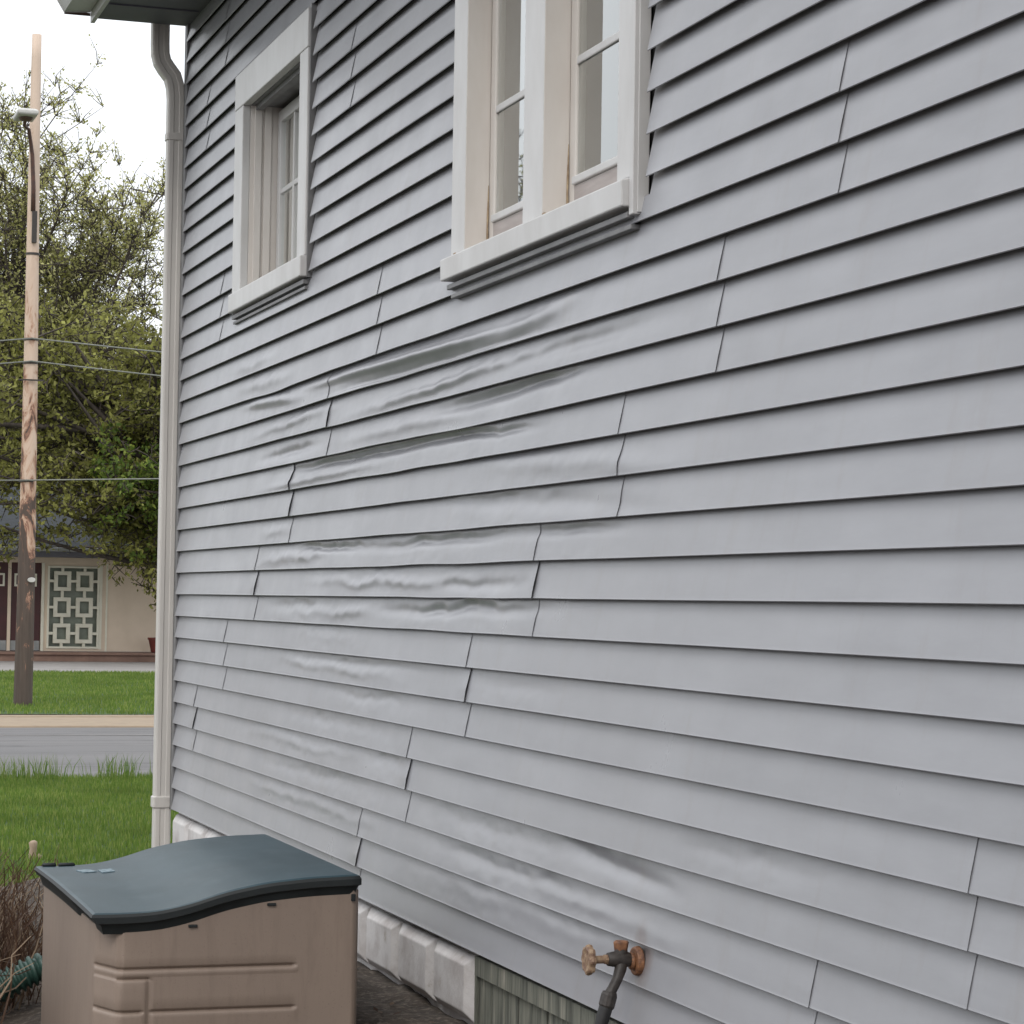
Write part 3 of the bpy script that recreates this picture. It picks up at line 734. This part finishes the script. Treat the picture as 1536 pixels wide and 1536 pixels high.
def make_body():
    x0, x1, y0, y1 = -1.099, -.372, -4.985, -3.78
    path = [(x0, y1)]
    def seg(a, b, step):
        n = max(1, int(math.ceil(math.dist(a, b)/step))); return [(a[0]+(b[0]-a[0])*i/n, a[1]+(b[1]-a[1])*i/n) for i in range(1, n+1)]
    path += seg((x0, y1), (x0, -4.84), .1); path += seg((x0, -4.84), (x0+.004, -4.865), .01); path += seg((x0+.004, -4.865), (x0+.046, -4.975), .01)
    path += seg((x0+.046, -4.975), (x0+.060, y0), .006); path += seg((x0+.060, y0), (x1-.02, y0), .006)
    path += seg((x1-.02, y0), (x1-.004, y0+.012), .01); path += seg((x1-.004, y0+.012), (x1, y1), .1); path += seg((x1, y1), (x0, y1), .1)[:-1]
    zs = list(np.linspace(0, .15, 4))
    for c in (.195, .311, .427):
        zs += [c-.016, c-.010, c-.006, c-.003, c, c+.003, c+.006, c+.009]
    zs += [.24, .27, .35, .37, .390, .394, .397, .400, .403, .406, .46, .49]
    zs = sorted(set(round(z, 4) for z in zs))
    n = len(path); V = []; Fc = []
    nor = []
    for i in range(n):
        a = Vector(path[i-1]); b = Vector(path[(i+1) % n]); d = (b-a).normalized(); nor.append((d.y, -d.x))
    def sm(e0, e1, v): t = max(0, min(1, (v-e0)/(e1-e0))); return t*t*(3-2*t)
    for z in zs+[None]:
        for i, (x, y) in enumerate(path):
            top = min(lid_z(x)-.045, lid_z(x)-.045)
            zz = z if z is not None else top
            d = 0
            front = y < -4.862 and x < x1-.03
            if front and z is not None:
                for c in (.195, .311, .427):
                    along = x < -.553 and y < -4.86
                    if c < .40 and -.985 < x < -.958: continue
                    if along: d -= .010*math.exp(-((z-c)/.0045)**2)*sm(-.553, -.562, x)
                    if along and z < c-.004 and z > c-.02: d += .002
                # seam of the corner piece
                if z < .402: d -= .008*math.exp(-((x+.966)/.0055)**2)*sm(.402, .396, z)
                if -1.05 < x < -.966 : d -= .007*math.exp(-((z-.400)/.004)**2)
                if x < -.966 and z < .40: d += .004
                if z > .43: d -= .003*math.exp(-((x+1.043)/.004)**2)
            nx, ny = nor[i]
            o = d; xx = x-nx*(-o) if False else x+nx*o; yy = y+ny*o
            V.append((xx, yy, zz))
    m_ = len(zs)+1
    for j in range(m_-1):
        for i in range(n):
            i2 = (i+1) % n; Fc.append((j*n+i, j*n+i2, (j+1)*n+i2, (j+1)*n+i))
    Fc.append(tuple((m_-1)*n+i for i in range(n)))
    o = mesh('body', V, Fc, M['body'], None, True); put(o, cab)
    es = o.modifiers.new('es', 'EDGE_SPLIT'); es.split_angle = R(60)
make_body()
for (x, y, a) in ((-1.000, -4.02, .2), (-.945, -4.06, .05)):
    c, s = math.cos(a), math.sin(a); V = []
    for u, v in ((-.022, -.045), (.018, -.045), (.022, .04), (-.018, .045)):
        px, py = x+u*c-v*s, y+u*s+v*c; V.append((px, py, lid_z(px, py)+.003))
    V += [(p, q, r-.0025) for p, q, r in V]
    put(mesh('label_sticker', V, [(0, 1, 2, 3), (4, 7, 6, 5), (0, 4, 5, 1), (1, 5, 6, 2), (2, 6, 7, 3), (3, 7, 4, 0)], M['sticker']), cab)
hb = MB()
for (x, w_) in ((-1.085, .022), (-1.03, .026)): hb.tube([(x-w_, BY1-.03, .586), (x-w_*.8, BY1-.03, .588), (x+w_*.8, BY1-.03, .588), (x+w_, BY1-.03, .586)], [.003, .006, .006, .003], 8)
[put(q_, cab) for q_ in hb.each('hinge', M['lid_edge'], smooth=True)]
hk = MB().box(-.40, -.388, -4.992, -4.98, .60, .62).box(-.64, -.615, -4.992, -4.984, .592, .60).box(-.86, -.835, -4.992, -4.984, .538, .546); [put(q_, cab) for q_ in hk.each('catch', M['lid_edge'], bevel=.002)]

# green corrugated pipe lying behind the dry plant
def corr():
    mb = MB(); pts = []; rad = []
    P0 = [Vector((-1.75, -3.62, .10)), Vector((-1.45, -3.56, .115)), Vector((-1.22, -3.5, .155)), Vector((-1.08, -3.5, .215)), Vector((-.9, -3.46, .25))]
    N = 150
    for i in range(N+1):
        t = i/N*(len(P0)-1); k = min(int(t), len(P0)-2); f = t-k
        a = P0[max(k-1, 0)]; b = P0[k]; c = P0[k+1]; d = P0[min(k+2, len(P0)-1)]
        p = .5*((2*b)+(c-a)*f+(2*a-5*b+4*c-d)*f*f+(3*b-a-3*c+d)*f**3)
        pts.append(p); rad.append(.045+.0065*(1 if (i % 6) < 3 else -1)*(1 if i % 3 else .6))
    mb.tube(pts, rad, 20); o = mb.build('drain_pipe', M['green_pipe'], smooth=True)
    es = o.modifiers.new('es', 'EDGE_SPLIT'); es.split_angle = R(50)
    tag(o, 'dark green corrugated drain pipe lying on the soil left of the tan box', 'drain pipe')
corr()

# dry ornamental plant beside the box
def dry_plant():
    V = []; Fc = []
    def stalk(p, d, L_, w_, seg=5, sag=.0):
        p = Vector(p); d = Vector(d).normalized(); side = d.cross(Vector((random.uniform(-1, 1), random.uniform(-1, 1), .1))).normalized()
        b = len(V)
        for i in range(seg+1):
            t = i/seg; q = p+d*L_*t+Vector((0, 0, -sag*t*t*L_)); ww = w_*(1-.6*t)
            V.append(tuple(q-side*ww/2)); V.append(tuple(q+side*ww/2))
            d = (d+Vector((random.gauss(0, .06), random.gauss(0, .06), 0))).normalized()
        for i in range(seg): Fc.append((b+2*i, b+2*i+1, b+2*i+3, b+2*i+2))
    for i in range(1700):
        c = random.choice([(-1.15, -2.0), (-1.25, -1.6), (-1.38, -3.3), (-1.30, -2.7), (-1.5, -3.9), (-1.22, -3.3), (-1.05, -2.5), (-1.45, -4.2)])
        x = c[0]+random.gauss(0, .09); y = c[1]+random.gauss(0, .16)
        if x > -1.32 and y < -3.45: continue
        stalk((x, y, .03), (random.gauss(0, .22), random.gauss(0, .22), 1), random.uniform(.25, .62)*(1 if c[1] < -2.8 else .9), random.uniform(.004, .010), 6, random.uniform(0, .35))
    for i in range(700):   # fallen blades and leaf litter in the bottom
        x = random.uniform(-1.8, -1.12); y = random.uniform(-4.9, -1.2)
        if x > -1.4 and y < -3.5: continue
        stalk((x, y, .03+random.random()*.10), (random.gauss(0, 1), random.gauss(0, 1), random.uniform(-.1, .35)), random.uniform(.06, .3), random.uniform(.006, .016), 4, .3)
    o = mesh('dry_plant', V, Fc, M['straw']); tag(o, 'clump of dead brown ornamental stalks behind the tan box', 'dry plant')
dry_plant()
def litter():
    V = []; Fc = []
    for i in range(900):
        x = random.uniform(-1.9, -.02); y = random.uniform(-9, .2); z = bed_z(x, y)+random.uniform(.002, .012); a = random.uniform(0, 6.28); s = random.uniform(.008, .025)
        b = len(V); t = random.uniform(-.4, .4)
        for u, v in ((-1, 0), (0, -.45), (1, 0), (0, .45)):
            V.append((x+s*(u*math.cos(a)-v*math.sin(a)), y+s*(u*math.sin(a)+v*math.cos(a)), z+s*t*u))
        Fc.append((b, b+1, b+2, b+3))
    o = mesh('leaf_litter', V, Fc, M['straw']); tag(o, 'scattered dead leaves on the bare soil against the wall', 'leaf litter', kind='stuff')
litter()
# small tan stub standing in the lawn
sb = MB(); sx, sy = -.42, 1.95
sb.tube([(sx, sy, -.01), (sx, sy, .02), (sx+.006, sy, .06), (sx+.004, sy, .095), (sx+.002, sy, .105)], [.03, .022, .019, .024, .012], 10)
sb.tube([(sx+.03, sy, .0), (sx+.04, sy, .012), (sx+.06, sy, .004)], [.02, .024, .012], 8)
tag(sb.build('garden_stone', M['stone'], smooth=True), 'small upright tan stone standing on the front lawn', 'stone')

# ------------------------------------------------------------------ utility pole
px, py = 1.704, 20.165
pole = empty('utility_pole', (px, py, 0), 'blotchy weathered wooden utility pole across the road with a street light', 'utility pole')
pb = MB(); pts = []; rad = []
for i in range(30):
    t = i/29; pts.append((px+.01*math.sin(t*5), py, -.2+8.78*t)); rad.append(.122-.062*t)
pb.tube(pts, rad, 20); 
o = pb.build('post', M['pole'], smooth=True); put(o, pole)
am = MB(); am.tube([(px-.02, py-.10, 6.3), (px-.03, py-.16, 6.6), (px-.06, py-.22, 7.0), (px-.12, py-.30, 7.3), (px-.19, py-.40, 7.33), (px-.2, py-.6, 7.36)], [.03, .028, .026, .024, .022, .022], 10)
arm = am.build('lamp_arm', M['arm'], smooth=True); put(arm, pole)
lh = MB(); lh.rings([[(px-.2+a*w_, py-.62+b*w2, z) for a, b in ((-1, -1), (1, -1), (1, 1), (-1, 1))] for w_, w2, z in ((.11, .24, 7.38), (.13, .26, 7.40), (.13, .26, 7.44), (.10, .22, 7.465))])
put(lh.build('lamp_head', M['metal'], bevel=.01), pole)
lg = MB(); lg.rings([[(px-.2+.09*s*math.cos(t*math.pi/8), py-.65+.12*s*math.sin(t*math.pi/8), z) for t in range(16)] for s, z in ((1, 7.385), (.9, 7.36), (.5, 7.34))]); put(lg.build('lamp_lens', M['arm'], smooth=True), pole)
br = MB()
for z, rr_ in ((5.75, .088), (4.36, .096), (4.66, .094), (2.86, .107)): cyl(br, 2, (px, py), rr_, z, z+.03, 18)
br.box(px-.16, px+.16, py-.13, py-.115, 4.14, 4.16).box(px-.03, px+.03, py-.13, py-.08, 5.9, 6.3)
[put(q_, pole) for q_ in br.each('bracket', M['iron'])]
tg = MB(); tg.rings([[(px+.06+.052*s*math.cos(t*math.pi/8), py-.128-d, 1.62+.032*s*math.sin(t*math.pi/8)) for t in range(16)] for s, d in ((1, 0), (.9, .012))]); put(tg.build('pole_tag', M['metal']), pole)
ki = 0
def wire(z_p, pts, lab):
    V = MB(); n = 24
    for a, b in zip(pts, pts[1:]):
        P = []
        for i in range(n+1):
            t = i/n; P.append((a[0]+(b[0]-a[0])*t, a[1]+(b[1]-a[1])*t, a[2]+(b[2]-a[2])*t-4*a[3]*t*(1-t)))
        V.tube(P, .010, 6)
    tag(V.build('overhead_wire', M['wire'], smooth=True), lab, 'wire', 'cables strung from the utility pole')
wire(0, [(-26, 20.1, 4.6, .9), (px, 20.04, 4.68, .35), (25, 20.1, 4.55, 0)], 'highest of the three cables crossing the utility pole')
wire(0, [(-26, 20.1, 4.3, .9), (px, 20.04, 4.39, .4), (25, 20.1, 4.2, 0)], 'middle of the three cables crossing the utility pole')
wire(0, [(-26, 20.1, 3.0, .3), (px, 20.04, 2.88, .05), (25, 20.1, 4.0, 0)], 'lowest of the three cables crossing the utility pole')

# ------------------------------------------------------------------ house across the street
ranch = empty('ranch_house', (6, 43, 0), 'low cream house across the street with maroon doors and dark roof', 'house')
FY = 43.0; FZ = .205
wl = MB().box(4.80, 4.93, FY, FY+.2, FZ, 2.12).box(6.10, 22, FY, FY+.2, FZ, 2.12).box(4.93, 6.10, FY, FY+.2, FZ, .26).box(4.93, 6.10, FY, FY+.2, 2.06, 2.12)
wl.box(-9, 2.9, FY, FY+.2, FZ, 2.12).box(-9, 22, FY+.2, FY+9, FZ, 2.12).box(-9, 22, FY-.01, FY+.2, 2.12, 2.24)
put(wl.build('wall', M['wall_cream']), ranch)
tr = MB().box(6.20, 6.24, FY-.02, FY-.0, FZ, 2.119).box(4.80, 4.86, FY-.03, FY-.0, FZ, 2.119).box(6.062, 6.12, FY-.02, FY-.0, .25, 2.07); [put(q_, ranch) for q_ in tr.each('trim', M['white'])]
# lattice screen
sc = MB(); sx0, sx1, sz0, sz1 = 4.93, 6.06, .26, 2.06
W_ = sx1-sx0; H_ = sz1-sz0; t_ = .045; ya, yb_ = FY-.03, FY+.06
sc.box(sx0, sx0+t_, ya, yb_, sz0, sz1).box(sx1-t_, sx1, ya, yb_, sz0, sz1).box(sx0+t_, sx1-t_, ya, yb_, sz0, sz0+t_).box(sx0+t_, sx1-t_, ya, yb_, sz1-t_, sz1)
cw, ch = (W_-2*t_)/2, (H_-2*t_)/3
cs = [sx0+t_+cw*.535, sx1-t_-cw*.535]; hz = [sz0+t_+ch*(.5+i)*1.0 for i in range(3)]
bw_, bh_ = .185, .215; bt = .085
for cx in cs:
    for k, cz in enumerate(hz):
        sc.box(cx-bw_, cx+bw_, ya, yb_, cz+bh_-bt, cz+bh_).box(cx-bw_, cx+bw_, ya, yb_, cz-bh_, cz-bh_+bt)
        sc.box(cx-bw_, cx-bw_+bt, ya, yb_, cz-bh_+bt, cz+bh_-bt).box(cx+bw_-bt, cx+bw_, ya, yb_, cz-bh_+bt, cz+bh_-bt)
        if k < 2: sc.box(cx-.03, cx+.03, ya, yb_, cz+bh_, hz[k+1]-bh_)
    sc.box(cx-.03, cx+.03, ya, yb_, sz0+t_, hz[0]-bh_).box(cx-.03, cx+.03, ya, yb_, hz[2]+bh_, sz1-t_)
for cz in hz:
    sc.box(sx0+t_, cs[0]-bw_, ya, yb_, cz-.03, cz+.03).box(cs[0]+bw_, cs[1]-bw_, ya, yb_, cz-.03, cz+.03).box(cs[1]+bw_, sx1-t_, ya, yb_, cz-.03, cz+.03)
scr = sc.build('lattice_screen', M['white'], bevel=.008); put(scr, ranch)
gp = MB().box(sx0, sx1, FY+.12, FY+.14, sz0, sz1).build('glass_pane', M['screen_glass']); put(gp, ranch)
for (a, b, c) in ((4.15, 4.79, 4.50), (3.44, 4.08, 3.80), (2.92, 3.40, 3.1)):
    d = MB().box(a, b, FY+.04, FY+.09, FZ, 2.12).build('door', M['maroon'], bevel=.005); put(d, ranch)
    q = MB(); e = .13
    w0, w1 = (c-.18, c+.18); z0_, z1_ = 1.60, 1.88
    if a > 4.1: w0, w1 = 4.22, 4.70
    elif a > 3.4: w0, w1 = 3.66, 4.01
    q.box(w0, w1, FY+.02, FY+.039, z1_-.04, z1_).box(w0, w1, FY+.02, FY+.039, z0_, z0_+.04).box(w0, w0+.04, FY+.02, FY+.039, z0_+.04, z1_-.04).box(w1-.04, w1, FY+.02, FY+.039, z0_+.04, z1_-.04)
    q = q.build('door_light', M['white']); q.parent = d
    kk = MB().box(a+.01, b-.01, FY+.03, FY+.0395, FZ+.01, FZ+.22).build('kick_plate', M['gutter']); kk.parent = d
ms = MB().box(4.08, 4.15, FY+.0, FY+.1, FZ, 2.12); put(ms.build('door_post', M['wall_cream']), ranch)
rfm = MB().prism([(FY-.95, 2.40), (FY-.95, 2.46), (FY+4.5, 4.1), (FY+10, 2.46), (FY+10, 2.40)], 0, -10, 23); rr0 = rfm.build('roof', M['roof']); put(rr0, ranch)
fz = MB().box(-10, 23, FY-.94, FY-.90, 2.24, 2.399).box(-10, 23, FY-.90, FY-.012, 2.24, 2.26); put(fz.build('eave', M['soffit']), ranch)
gg = MB().box(-10, 23, FY-1.06, FY-.945, 2.355, 2.44); put(gg.build('gutter', M['gutter'], bevel=.02), ranch)
pc = MB().box(-9, 22, 42.0, FY-.035, .0, FZ-.06).box(-9, 22, 41.94, FY-.035, FZ-.06, FZ-.005); put(pc.build('porch', M['deck'], bevel=.01), ranch)
pt = MB(); cxp, cyp = 7.26, 42.35
pt.rings([[(cxp+r_*math.cos(t*math.pi/10), cyp+r_*math.sin(t*math.pi/10), z) for t in range(20)] for r_, z in ((.13, .205), (.15, .215), (.21, .48), (.23, .49), (.23, .53), (.20, .53), (.19, .47), (.02, .46))])
tag(pt.build('plant_pot', M['terracotta'], smooth=False), 'dark red plant pot on the porch of the cream house', 'plant pot')

# ------------------------------------------------------------------ trees
def tree(name, label, base, h, cc, cr, trunk_r, nl, ns, ntw, nleaf, lsize, mleaf, up=.5, seed=1, shell=(.6, .95)):
    rs = random.Random(seed); root = empty(name, base, label, 'tree')
    base = Vector(base); cc = Vector(cc)
    wood = MB(); LP = []
    def curve(a, b, bend, n=5):
        m_ = (a+b)/2+Vector((rs.gauss(0, bend), rs.gauss(0, bend), rs.gauss(0, bend*.6)))
        return [a*(1-t)**2+m_*2*t*(1-t)+b*t*t for t in [i/n for i in range(n+1)]]
    top = Vector((cc.x+rs.gauss(0, .3), cc.y, cc.z+cr[2]*.75))
    tr_ = curve(base, top, .35, 10); wood.tube(tr_, [trunk_r*(1-.9*i/10) for i in range(11)], 10)
    for i in range(nl):
        s = rs.uniform(.28, .85); st_ = tr_[int(s*10)]
        while True:
            v = Vector((rs.uniform(-1, 1), rs.uniform(-1, 1), rs.uniform(-1, 1)))
            if .35 < v.length < 1: break
        v = v.normalized()*rs.uniform(*shell)
        e = cc+Vector((v.x*cr[0], v.y*cr[1], v.z*cr[2]))
        c1 = curve(st_, e, .5, 6); wood.tube(c1, [trunk_r*.34*(1-.85*q/6) for q in range(7)], 6, False)
        for j in range(ns):
            a = c1[rs.randint(2, 6)]
            d = Vector((rs.gauss(0, 1), rs.gauss(0, 1), rs.gauss(up, .8))).normalized()*rs.uniform(.5, 1.5)*cr[0]*.26
            c2 = curve(a, a+d, .15, 3); wood.tube(c2, [trunk_r*.08, trunk_r*.06, trunk_r*.045, trunk_r*.02], 4, False)
            for k in range(ntw):
                a2 = c2[rs.randint(1, 3)]
                d2 = (Vector((rs.gauss(0, 1), rs.gauss(0, 1), rs.gauss(up*1.3, .7))).normalized())*rs.uniform(.3, 1.0)*cr[0]*.11
                c3 = [a2, a2+d2*.5+Vector((rs.gauss(0, .04), rs.gauss(0, .04), 0)), a2+d2]
                wood.tube(c3, [.016, .012, .006], 3, False)
                for q in range(nleaf):
                    t = rs.uniform(.1, 1.1); LP.append(tuple(a2+d2*t+Vector((rs.gauss(0, .07), rs.gauss(0, .07), rs.gauss(0, .07)))))
    put(wood.build('trunk', M['bark'], smooth=True), root)
    P = np.array(LP, dtype=np.float32); n = len(P)
    g = np.random.default_rng(seed)
    u = g.normal(size=(n, 3)); u /= np.linalg.norm(u, axis=1, keepdims=True)
    v = np.cross(u, g.normal(size=(n, 3))); v /= np.linalg.norm(v, axis=1, keepdims=True)
    s = (lsize*g.uniform(.5, 1.3, n))[:, None]
    V = np.stack([P-u*s, P-v*s*.5, P+u*s, P+v*s*.5], 1).reshape(-1, 3)
    Fc = np.arange(n*4).reshape(n, 4)
    put(mesh('crown', V, Fc, mleaf), root)
    return root
tree('budding_tree', 'tall thinly leafed tree behind the pole, sky showing through', (6.2, 60, 0), 15, (5.5, 60, 8.7), (7.4, 5.5, 6.4), .26, 66, 14, 15, 8, .055, M['leaf_olive'], .9, 8, (.55, 1.0))
tree('leafy_tree', 'fresh green tree hanging over the right of the cream house roof', (9.6, 39.8, 0), 8, (7.5, 38.6, 4.5), (2.7, 1.5, 2.1), .2, 26, 9, 9, 9, .06, M['leaf_green'], 0, 5)
tree('brownish_tree', 'dense olive-brown tree rising behind the cream house roof', (7.5, 56, 0), 9, (6.5, 56, 6.4), (5.5, 3.2, 3.6), .3, 28, 12, 8, 10, .085, M['leaf_dark'], .2, 9)
tree('shade_tree', 'broad olive-green tree whose crown hides most of the dark roof', (9.8, 41.0, 0), 8, (5.2, 39.8, 4.85), (4.4, 2.2, 2.7), .25, 42, 10, 10, 9, .065, M['leaf_dark'], .1, 12)
tree('street_tree', 'small budding tree whose twigs mirror in the twin window glass', (-9.5, 25.5, 0), 8, (-9.5, 25.5, 6.0), (2.8, 2.6, 2.9), .16, 20, 8, 6, 3, .04, M['leaf_olive'], .8, 21)
